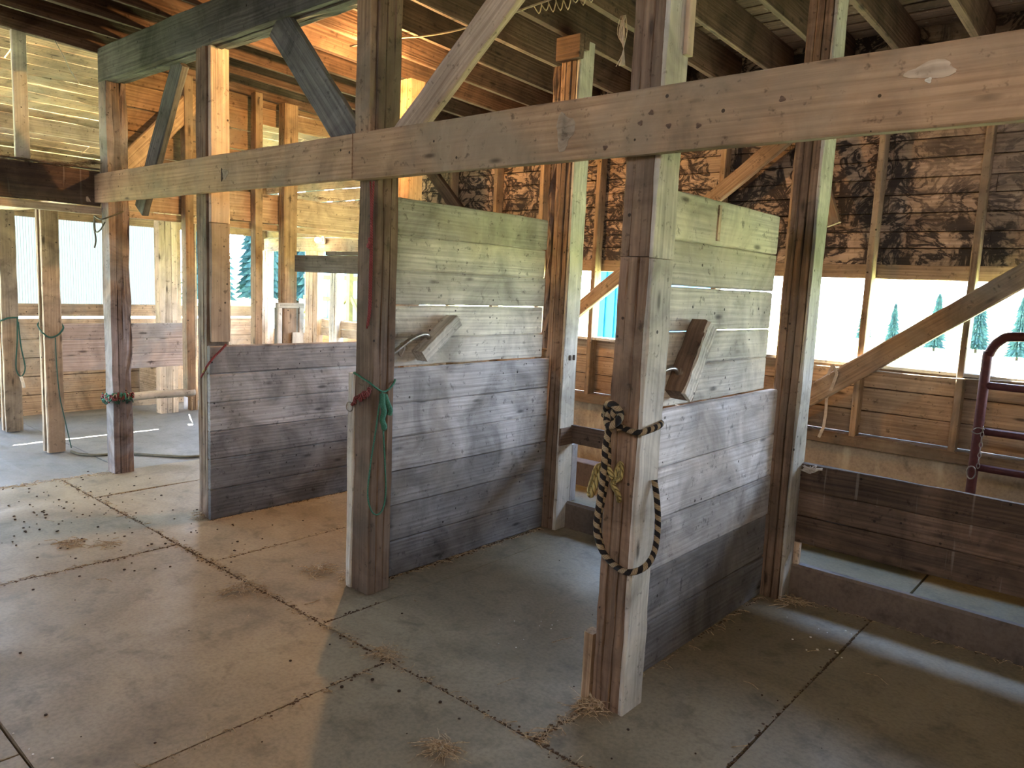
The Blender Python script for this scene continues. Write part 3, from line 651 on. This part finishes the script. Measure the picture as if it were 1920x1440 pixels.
# ------------------------------------------------------------------ ropes, twine, cords
def rope(name, parts, label, cat='rope'):
    if len(parts) == 1:
        (pn, pts, r, mat), = parts; m = MB(); m.tube(pts, r, 8); return thing(m, name, mat, label, cat)
    e = empty(name, parts[0][1][0], label, cat)
    for pn, pts, r, mat in parts: m = MB(); m.tube(pts, r, 8); part(m, pn, mat, e)
    return e
rope('black_tan_rope', [
    ('post_wrap', [(-.16, .06, 1.14), (-.155, -.012, 1.14), (-.114, -.03, 1.148), (-.065, -.03, 1.112), (0, -.024, 1.1), (.017, .014, 1.105), (.017, .099, 1.115), (-.02, .155, 1.12), (-.1, .16, 1.13)], .0115, 'braid'),
    ('hanging_loop', [(-.092, -.05, 1.129), (-.107, -.06, 1.049), (-.109, -.06, .95), (-.119, -.06, .827), (-.126, -.06, .723), (-.097, -.06, .649), (-.048, -.05, .603), (.015, -.045, .589), (.055, .0, .61), (.05, .07, .65), (.04, .1, .737), (.03, .098, .831), (.01, .103, .907)], .012, 'braid'),
    ('doubled_strand', [(-.086, -.05, 1.17), (-.121, -.032, 1.083), (-.112, -.03, .965), (-.125, -.03, .842), (-.14, -.03, .727), (-.105, -.04, .634)], .0125, 'braid'),
    ('knot', [(-.13, -.04, 1.15), (-.11, -.06, 1.19), (-.075, -.07, 1.192), (-.060, -.05, 1.163), (-.05, -.08, 1.139), (-.08, -.085, 1.12), (-.109, -.06, 1.136), (-.10, -.035, 1.17), (-.06, -.04, 1.10)], .0135, 'braid')],
    'thick black and tan braided rope knotted round the post and hanging in a loop')
rope('yellow_rope', [
    ('side_tail', [(-.15, .03, .945), (-.17, -.01, .94), (-.175, -.03, .891), (-.186, -.03, .85), (-.172, -.04, .835), (-.158, -.03, .885), (-.155, .0, .93)], .011, 'yellow'),
    ('front_knot', [(-.13, -.015, .932), (-.10, -.04, .95), (-.079, -.04, .923), (-.068, -.015, .972), (-.05, -.04, .93), (-.077, -.045, .903), (-.056, -.04, .867), (-.06, -.02, .835)], .0105, 'yellow')],
    'short frayed yellow rope knotted round the post below the black and tan rope')
rope('green_rope', [
    ('post_wrap', [(-1.66, .05, 1.13), (-1.668, -.005, 1.13), (-1.627, -.012, 1.124), (-1.584, -.012, 1.11), (-1.542, -.012, 1.099), (-1.519, .014, 1.072), (-1.519, .06, 1.048), (-1.52, .098, 1.057), (-1.522, .13, 1.083), (-1.54, .155, 1.1)], .005, 'green'),
    ('hanging_loop', [(-1.518, .055, 1.045), (-1.512, .034, .984), (-1.505, .008, .853), (-1.505, -.018, .695), (-1.508, -.03, .547), (-1.50, -.015, .464), (-1.50, .023, .428), (-1.503, .063, .448), (-1.508, .085, .528), (-1.51, .077, .681), (-1.512, .061, .874), (-1.518, .06, 1.03)], .004, 'green'),
    ('knotted_end', [(-1.51, .05, 1.04), (-1.5, .045, .99), (-1.5, .055, .95), (-1.505, .05, .91), (-1.5, .06, .872), (-1.508, .058, .862)], .014, 'green'),
    ('second_end', [(-1.51, .064, 1.036), (-1.5, .08, .985), (-1.5, .095, .955), (-1.505, .092, .93)], .013, 'green')],
    'thin green cord tied round the post, knotted ends and a long loop hanging down')
pts = []
for i in range(26):
    f = i / 25; b = Vector((-1.655 + .145 * f, -.016, .985 + .075 * f)); pts.append(b + Vector((random.uniform(-.01, .01), random.uniform(-.012, .004), random.uniform(-.022, .022))))
rope('frayed_red_rope', [('wrap', pts, .008, 'maroon')], 'frayed maroon rope bunched round the post under the green cord')
rope('hanging_red_cord', [('strand', [(-1.535, -.012, 2.06), (-1.532, -.02, 1.907), (-1.535, -.015, 1.77), (-1.537, -.012, 1.608), (-1.54, -.012, 1.457), (-1.556, -.012, 1.375)], .0055, 'red'),
    ('strand', [(-1.56, -.012, 2.06), (-1.547, -.014, 1.906), (-1.537, -.02, 1.77), (-1.545, -.016, 1.62), (-1.549, -.014, 1.46), (-1.562, -.014, 1.36)], .0045, 'red'),
    ('knot', [(-1.546, -.02, 1.79), (-1.53, -.03, 1.775), (-1.545, -.028, 1.755), (-1.53, -.02, 1.745)], .009, 'red')],
    'long faded red cord hanging down the face of the post below the rail')
rope('short_red_cord', [('strand', [(-3.12, .095, 1.145), (-3.13, .055, 1.10), (-3.138, .033, 1.077), (-3.14, .005, 1.045), (-3.15, -.018, 1.009), (-3.18, -.02, .974), (-3.24, -.012, .93)], .007, 'red'),
    ('tail', [(-3.15, -.015, 1.01), (-3.17, -.022, .985), (-3.195, -.02, .965)], .008, 'yellow')],
    'short red cord with a yellow tail tied at the corner of the low partition')
m = MB(); m.tube([(-1.69 + .02 * math.cos(a), -.012 + .004 * math.cos(a), .955 + .024 * math.sin(a)) for a in [i * math.pi / 6 for i in range(12)]], .0035, 8, 3, closed=True)
thing(m, 'tie_ring', 'steel', 'small iron ring hanging from the frayed maroon rope', 'ring')
rope('green_twine', [('wrap', [(-5.69, -.15, 1.03), (-5.678, -.12, 1.0), (-5.676, -.08, .994), (-5.678, -.03, 1.02), (-5.68, .004, 1.07), (-5.75, .012, 1.1)], .007, 'dkgreen'),
    ('wrap_front', [(-5.84, -.13, 1.11), (-5.8, -.152, 1.08), (-5.69, -.152, 1.03)], .006, 'dkgreen'), ('tail', [(-5.676, -.06, .99), (-5.677, -.058, .778), (-5.678, -.043, .503), (-5.676, -.01, .291), (-5.66, .03, .03)], .004, 'dkgreen')],
    'dark green twine round the nearer slotted post, its tail trailing to the floor')
rope('looped_twine', [('wrap', [(-6.95, -.15, 1.04), (-6.80, -.15, 1.06), (-6.79, -.09, 1.085), (-6.79, -.01, 1.09)], .008, 'dkgreen'),
    ('loop', [(-6.79, -.02, 1.09), (-6.785, -.03, .866), (-6.785, -.048, .614), (-6.785, -.011, .53), (-6.785, .027, .61), (-6.785, .0, .815), (-6.79, -.013, 1.05)], .006, 'dkgreen'), ('pale_end', [(-6.785, -.011, .53), (-6.785, .005, .46), (-6.785, .01, .42)], .014, 'ribbon')],
    'dark twine hung in a narrow loop on the farther slotted post')
rope('floor_cord', [('strand', [(-5.66, .03, .0), (-5.5, .05, .0), (-5.38, .16, .0), (-5.329, .324, .0), (-5.068, .529, .0), (-4.872, .717, .0), (-4.85, 1.0, .0)], .012, 'hose')], 'dark cord lying across the lean-to floor behind the rotted post', 'cord')
rope('hanging_twine', [('tie', [(-4.82, -.01, 1.96), (-4.8, -.05, 1.975), (-4.70, -.05, 1.95), (-4.66, -.02, 1.96), (-4.655, .1, 2.02)], .006, 'hose'),
    ('tail', [(-4.80, -.05, 1.975), (-4.815, -.05, 1.90), (-4.80, -.045, 1.80), (-4.83, -.045, 1.74)], .006, 'hose'), ('loop', [(-4.8, -.05, 1.95), (-4.76, -.06, 1.86), (-4.70, -.05, 1.87), (-4.66, -.03, 1.93)], .005, 'hose')],
    'thin dark wire looped on the rotted post just under the rail')
e = empty('tangled_twine', (-4.74, -.02, .6), 'tangle of red, green and grey twine bound round the rotted post', 'twine')
for nm, mt, r in (('red_strands', 'maroon', .009), ('green_strands', 'green', .006), ('grey_strands', 'dkgreen', .004), ('pale_strands', 'cable', .0035)):
    pts = []
    for i in range(40):
        a = i / 39
        if a < .5: b = Vector((-4.83 + .17 * a * 2, -.016, .60))
        else: b = Vector((-4.652, -.01 + .16 * (a - .5) * 2, .61))
        pts.append(b + Vector((random.uniform(-.012, .012), random.uniform(-.012, .004), random.uniform(-.03, .03) - (.03 if mt == 'dkgreen' else 0))))
    m = MB(); m.tube(pts, r, 6, 3); part(m, nm, mt, e)
rope('loft_cable', [('strand', [(-3.1, 1.0, 3.185), (-2.584, 1.0, 3.15), (-2.369, 1.0, 3.125), (-2.081, 1.0, 3.106), (-1.733, 1.0, 3.112), (-1.455, 1.0, 3.13), (-1.15, 1.0, 3.15)], .006, 'cable')], 'pale electric cable strung below the joists from the hidden loft bulb', 'cable')
m = MB()
for i in range(9):
    a = -1.45 + i * .05; m.tube([(a, 1.0, 3.125), (a + .02, 1.02, 3.10 - random.random() * .04), (a + .06, .99, 3.11), (a + .05, 1.0, 3.13)], .003, 5, 3)
thing(m, 'frayed_twine', 'cable', 'frayed bunch of twine caught on the loft cable', 'twine')
m = MB()
for i in range(12):
    x = -1.13 + random.uniform(-.02, .02); m.tube([(x, 1.4, 3.13), (x + random.uniform(-.03, .03), 1.4, 3.04), (-1.115, 1.4, 2.95), (x + random.uniform(-.015, .015), 1.4, 2.86)], .0022, 4, 3)
tag(m.build('cobweb', 'web'), 'dusty cobweb strands hanging below a joist beside the roped post', 'cobweb', kind='stuff')
m = MB()
for q in ([(-4.75, -.3, 3.16), (-4.72, -.25, 3.05), (-4.76, -.2, 2.98), (-4.74, -.15, 2.9)],): m.tube(q, .003, 4, 3)
tag(m.build('cobweb', 'web'), 'thin cobweb thread hanging from the dark joists over the aisle', 'cobweb', kind='stuff')
m = MB()
for i in range(16):
    m.tube([(-.0 + random.uniform(0, .03), 1.645, .70 + random.uniform(0, .03)), (.04 + random.uniform(-.02, .04), 1.64, .705 + random.uniform(-.015, .02)), (.09 + random.uniform(-.04, .04), 1.65, .725 + random.uniform(-.01, .015))], .003, 4, 3)
tag(m.build('cobweb', 'web'), 'pale clump of cobweb and lint on the end of the dark manger front', 'cobweb', kind='stuff')
pts = [(-.31, 2.90, 1.10), (-.296, 2.925, 1.17), (-.262, 2.925, 1.111), (-.286, 2.93, 1.018), (-.318, 2.94, .94), (-.314, 2.94, .83), (-.319, 2.94, .736), (-.344, 2.94, .66)]
m = MB()
for a, b in zip(pts, pts[1:]): m.beam(a, b, (1, 0, 0.1), .02, .003, seg=1)
thing(m, 'hanging_strap', 'ribbon', 'pale strap hanging off the long wall brace', 'strap')
rope('window_wire', [('strand', [(-.6, 2.985, 1.145), (-.109, 2.985, 1.15), (.335, 2.985, 1.15), (.9, 2.985, 1.172), (2.0, 2.985, 1.16)], .004, 'cable')], 'thin wire stretched along the sill of the bright openings', 'wire')

# ------------------------------------------------------------------ litter
def straw(mb, c, rad, n, ln=.08, zmax=.02):
    for i in range(n):
        a = random.uniform(0, 6.28); r = rad * random.random(); x = c[0] + r * math.cos(a); y = c[1] + r * math.sin(a)
        d = random.uniform(0, 6.28); L = ln * random.uniform(.4, 1.2); z = c[2] + random.uniform(.0015, zmax) * (1 - r / rad * .8)
        b = random.uniform(-.4, .4)
        mb.tube([(x, y, z), (x + L / 2 * math.cos(d), y + L / 2 * math.sin(d), z + random.uniform(0, .006)), (x + L * math.cos(d + b), y + L * math.sin(d + b), max(c[2] + .001, z - .004))], random.uniform(.0008, .002), 3, 1, smooth=False)
clumps = [((-3.25, -.79, 0), .10, 60, 'on the floor joint out in the aisle'), ((-2.0, -.42, 0), .13, 70, 'on the long joint before the farther stall'), ((-.33, -.62, 0), .07, 70, 'rolled up near the joint before the nearer stall'),
          ((-.98, -.33, 0), .06, 50, 'where the long joint meets the middle stall'), ((-3.1, -.65, 0), .05, 25, 'beside the crossing of two floor joints'), ((-1.75, .08, 0), .08, 60, 'at the foot of the cord-tied post'),
          ((-.12, -.02, 0), .10, 90, 'round the foot of the roped post'), ((-3.25, .0, 0), .08, 50, 'round the foot of the low partition post'), ((.05, 1.56, 0), .09, 50, 'at the foot of the nearer manger post'), ((-1.95, .0, 0), .12, 60, 'inside the third stall opening')]
for c, r, n, d in clumps:
    m = MB(); straw(m, c, r * .7, n, .09, .045); thing(m, 'straw_clump', 'straw', 'small clump of straw ' + d, 'straw', 'clumps of straw on the floor')
m = MB()
def along(a, b, n, sp=.02, ln=.05):
    for i in range(n):
        f = random.random(); straw(m, (a[0] + (b[0] - a[0]) * f, a[1] + (b[1] - a[1]) * f, 0), sp * random.uniform(.5, 2), 1, ln, .006)
along((-4.7, -.35), (2.0, -.35), 420, .018, .04); along((-2.86, -.35), (-2.86, -1.6), 60); along((-.94, -.35), (-.94, -1.6), 60); along((-.136, -.35), (-.136, 0), 60, .02)
along((-2.475, -.35), (-2.475, 1.0), 30); along((-3.14, .03), (-3.14, 1.5), 90, .015); along((-1.62, .15), (-1.62, 1.5), 120, .02); along((-.1, .15), (-.1, 1.5), 60, .015); along((.0, 1.65), (2.0, 1.65), 80, .015)
along((-4.75, -.9), (-4.75, 0), 160, .04)
for i in range(40): straw(m, (random.uniform(-4.5, .6), random.uniform(-1.8, 1.2), 0), .03, 1, .1, .004)
tag(m.build('straw_litter', 'straw'), 'loose straw scattered along the joints of the concrete floor', 'straw', kind='stuff')
m = MB()
for a, b, n in (((-4.7, -.35), (3.3, -.35), 650), ((-2.86, -.35), (-2.86, -1.6), 120), ((-.94, -.35), (-.94, -1.6), 130), ((-1.42, -.35), (-1.42, 0), 40), ((-.136, -.35), (-.136, 0), 60), ((-2.475, -.35), (-2.475, 1.5), 90), ((.425, -.3), (.425, 1.6), 100), ((-4.12, -.35), (-4.12, 1.2), 60), ((-1.64, .15), (-1.62, 1.5), 140), ((-3.15, .0), (-3.15, 1.5), 90), ((-.12, .15), (-.1, 1.5), 70), ((0, 1.65), (3, 1.65), 120)):
    for i in range(int(n * 1.7)):
        f = random.random(); s_ = random.choice((.005, .016)) if b[1] == a[1] else random.choice((.003, .011)); m.ball((a[0] + (b[0] - a[0]) * f + random.gauss(0, s_), a[1] + (b[1] - a[1]) * f + random.gauss(0, s_), -.002), random.uniform(.003, .008), 3, .6)
m.sm = False
tag(m.build('dirt_crumbs', 'dirt'), 'dark dirt and chaff filling the floor joints', 'dirt', kind='stuff')
m = MB()
for i in range(170):
    x = random.gauss(-3.7, .75); y = random.gauss(-.55, .38)
    if x < -4.9 or y > 1.2 or y < -1.8: continue
    m.ball((x, y, .003), random.uniform(.003, .009), 3, .6)
for i in range(60): m.ball((random.uniform(-3.5, .8), random.uniform(-1.5, 1.2), .002), random.uniform(.003, .007), 3, .6)
for c in ((-.86, -.5), (-.72, -.48), (-.55, -.42), (-.9, -.62)): m.ball((c[0], c[1], .004), .008, 3, .7)
m.sm = False
tag(m.build('manure_crumbs', 'crumb'), 'dark crumbs scattered over the far part of the aisle floor', 'dirt', kind='stuff')
m = MB()
for i in range(14): m.ball((random.gauss(.28, .12), random.gauss(1.25, .12), .002), random.uniform(.003, .007), 3, .5)
for i in range(10): m.ball((random.gauss(-.75, .12), random.gauss(.25, .14), .002), random.uniform(.002, .004), 3, .5)
for i in range(6): m.ball((random.gauss(-1.4, .15), random.gauss(-1.6, .03), .002), random.uniform(.003, .006), 3, .5)
m.sm = False
tag(m.build('paint_flecks', 'chip'), 'tiny white flecks lying on the stall floors', 'flecks', kind='stuff')
m = MB()
for i in range(500):
    x = random.uniform(-4.85, -4.82); y = random.choice((random.uniform(-.8, 0), random.uniform(-.35, 0), random.uniform(1.2, 3.0)))
    straw(m, (x, y, 2.31 + (.05 * math.exp(-((y + .02) / .12) ** 2) if y < 0 else .02)), .03, 1, .07, .04)
tag(m.build('hay_tufts', 'hay'), 'old dark hay lying along the headers of the end wall', 'hay', kind='stuff')

# ------------------------------------------------------------------ outdoors
m = MB(); m.plain(-160, 160, 3.45, 200, -.5, -.25); m.plain(-160, -8.4, -60, 3.45, -.5, -.25); struct(m, 'ground', 'grass')
m = MB(); m.plain(-8.4, 60, -60, -5.5, -.5, -.2); m.plain(-8.4, -4.9, -5.5, -3.2, -.5, -.2); struct(m, 'ground', 'yard')
e = empty('metal_building', (-6.1, 10.5, -.25), 'bright blue ribbed metal building seen through the farther window opening', 'building')
m = MB(); m.plain(-6.55, -5.72, 9, 12, -.25, 3.0)
for i in range(5): m.box(-6.5 + i * .2, -6.46 + i * .2, 8.97, 9.0, -.25, 3.0)
part(m, 'ribbed_wall', 'blue', e)
m = MB(); m.plain(-6.7, -5.6, 8.8, 12.2, 3.0, 3.1); part(m, 'roof', 'ltblue', e)
e = empty('open_shed', (-12.5, 7.2, -.25), 'open shed with pale blue siding and yellowish framing beyond the lean-to opening', 'building')
m = MB()
for i in range(18): m.box(-14.6 + i * .24, -14.37 + i * .24, 8.3, 8.33, -.2, 2.9)
part(m, 'siding', 'ltblue', e)
for x in (-14.4, -13.3, -12.0, -10.9):
    m = MB(); m.box(x, x + .12, 7.6, 7.7, -.25, 2.6); part(m, 'frame_post', 'outframe', e)
for z in (.55, 1.05, 1.55):
    m = MB(); m.box(-14.5, -10.8, 8.2, 8.27, z, z + .09); part(m, 'girt', 'outframe', e)
for a, b in (((-14.3, .2), (-13.2, 1.2)), ((-13.2, .2), (-12.0, 1.2)), ((-11.9, 1.2), (-11.0, .2))):
    m = MB(); m.beam((a[0], 7.65, a[1]), (b[0], 7.65, b[1]), (0, 0, 1), .08, .05); part(m, 'cross_brace', 'outframe', e)
m = MB(); m.beam((-14.8, 8.6, 3.0), (-14.8, 7.2, 2.7), (1, 0, 0), .1, .1); m.plain(-14.9, -10.6, 7.1, 8.7, 2.75, 2.85); part(m, 'shed_roof', 'ltblue', e)

def conifer(h, seed):
    rnd = random.Random(seed); m = MB(); n = 15; layers = int(14 + h)
    for L in range(layers):
        f = L / layers; z0 = h * (.08 + .92 * f); r = h * .15 * (1 - f) ** .85 + .12; zt = z0 + h * .13
        if zt > h: zt = h
        b = len(m.v); m.v.append(Vector((0, 0, zt))); m.g.append((0, 0, 0)); m.t.append(1)
        for j in range(n * 2):
            a = math.pi * j / n + rnd.uniform(-.12, .12); rr = r * (rnd.uniform(.75, 1.25) if j % 2 == 0 else rnd.uniform(.35, .55))
            m.v.append(Vector((rr * math.cos(a), rr * math.sin(a), z0 - (.1 * r if j % 2 == 0 else 0)))); m.g.append((0, 0, 0)); m.t.append(1)
        for j in range(n * 2): m.f.append((b, b + 1 + j, b + 1 + (j + 1) % (n * 2)))
    return m
protos = []
for i in range(3):
    h = 8
    e = empty('conifer', (0, 0, 0), 'x', 'tree'); part(conifer(h, i), 'foliage', 'conifer', e); m = MB(); m.tube([(0, 0, 0), (0, 0, h * .9)], .14, 7, 2, rfun=lambda f: 1 - f * .8); part(m, 'trunk', 'bark', e)
    protos.append(e)
trees = [(-5.7, 32, .30, 'slender conifer seen in the second bright opening, nearer the brace', 0), (-4.4, 33, .34, 'conifer seen beside the second stud of the window wall', 1), (-7.8, 34, .24, 'small conifer seen in the first bright opening', 2),
         (-2.6, 30, .30, 'conifer behind the curved corner of the pipe gate', 0), (-9.6, 36, .26, 'low conifer at the edge of the first bright opening', 1), (-1.0, 34, .32, 'conifer standing beyond the pipe gate', 2)]
for i in range(14):
    trees.append((-37 - 4.2 * (i % 2), 11.5 + i * 1.55, random.uniform(.75, 1.15), 'dark conifer in the forest edge seen past the end-wall studs', i % 3))
used = set()
for x, y, s_, lab, pi_ in trees:
    src = protos[pi_]
    if pi_ in used:
        e = src.copy(); C.objects.link(e)
        for ch in src.children:
            c = ch.copy(); C.objects.link(c); c.parent = e
    else: e = src; used.add(pi_)
    e.location = (x, y, -.3); e.scale = (s_ * 1.1, s_ * 1.1, s_); e.rotation_euler = (0, 0, random.uniform(0, 6))
    e['label'] = lab; e['group'] = 'trees of the forest edge' if 'forest edge' in lab else 'single conifers in the pasture'
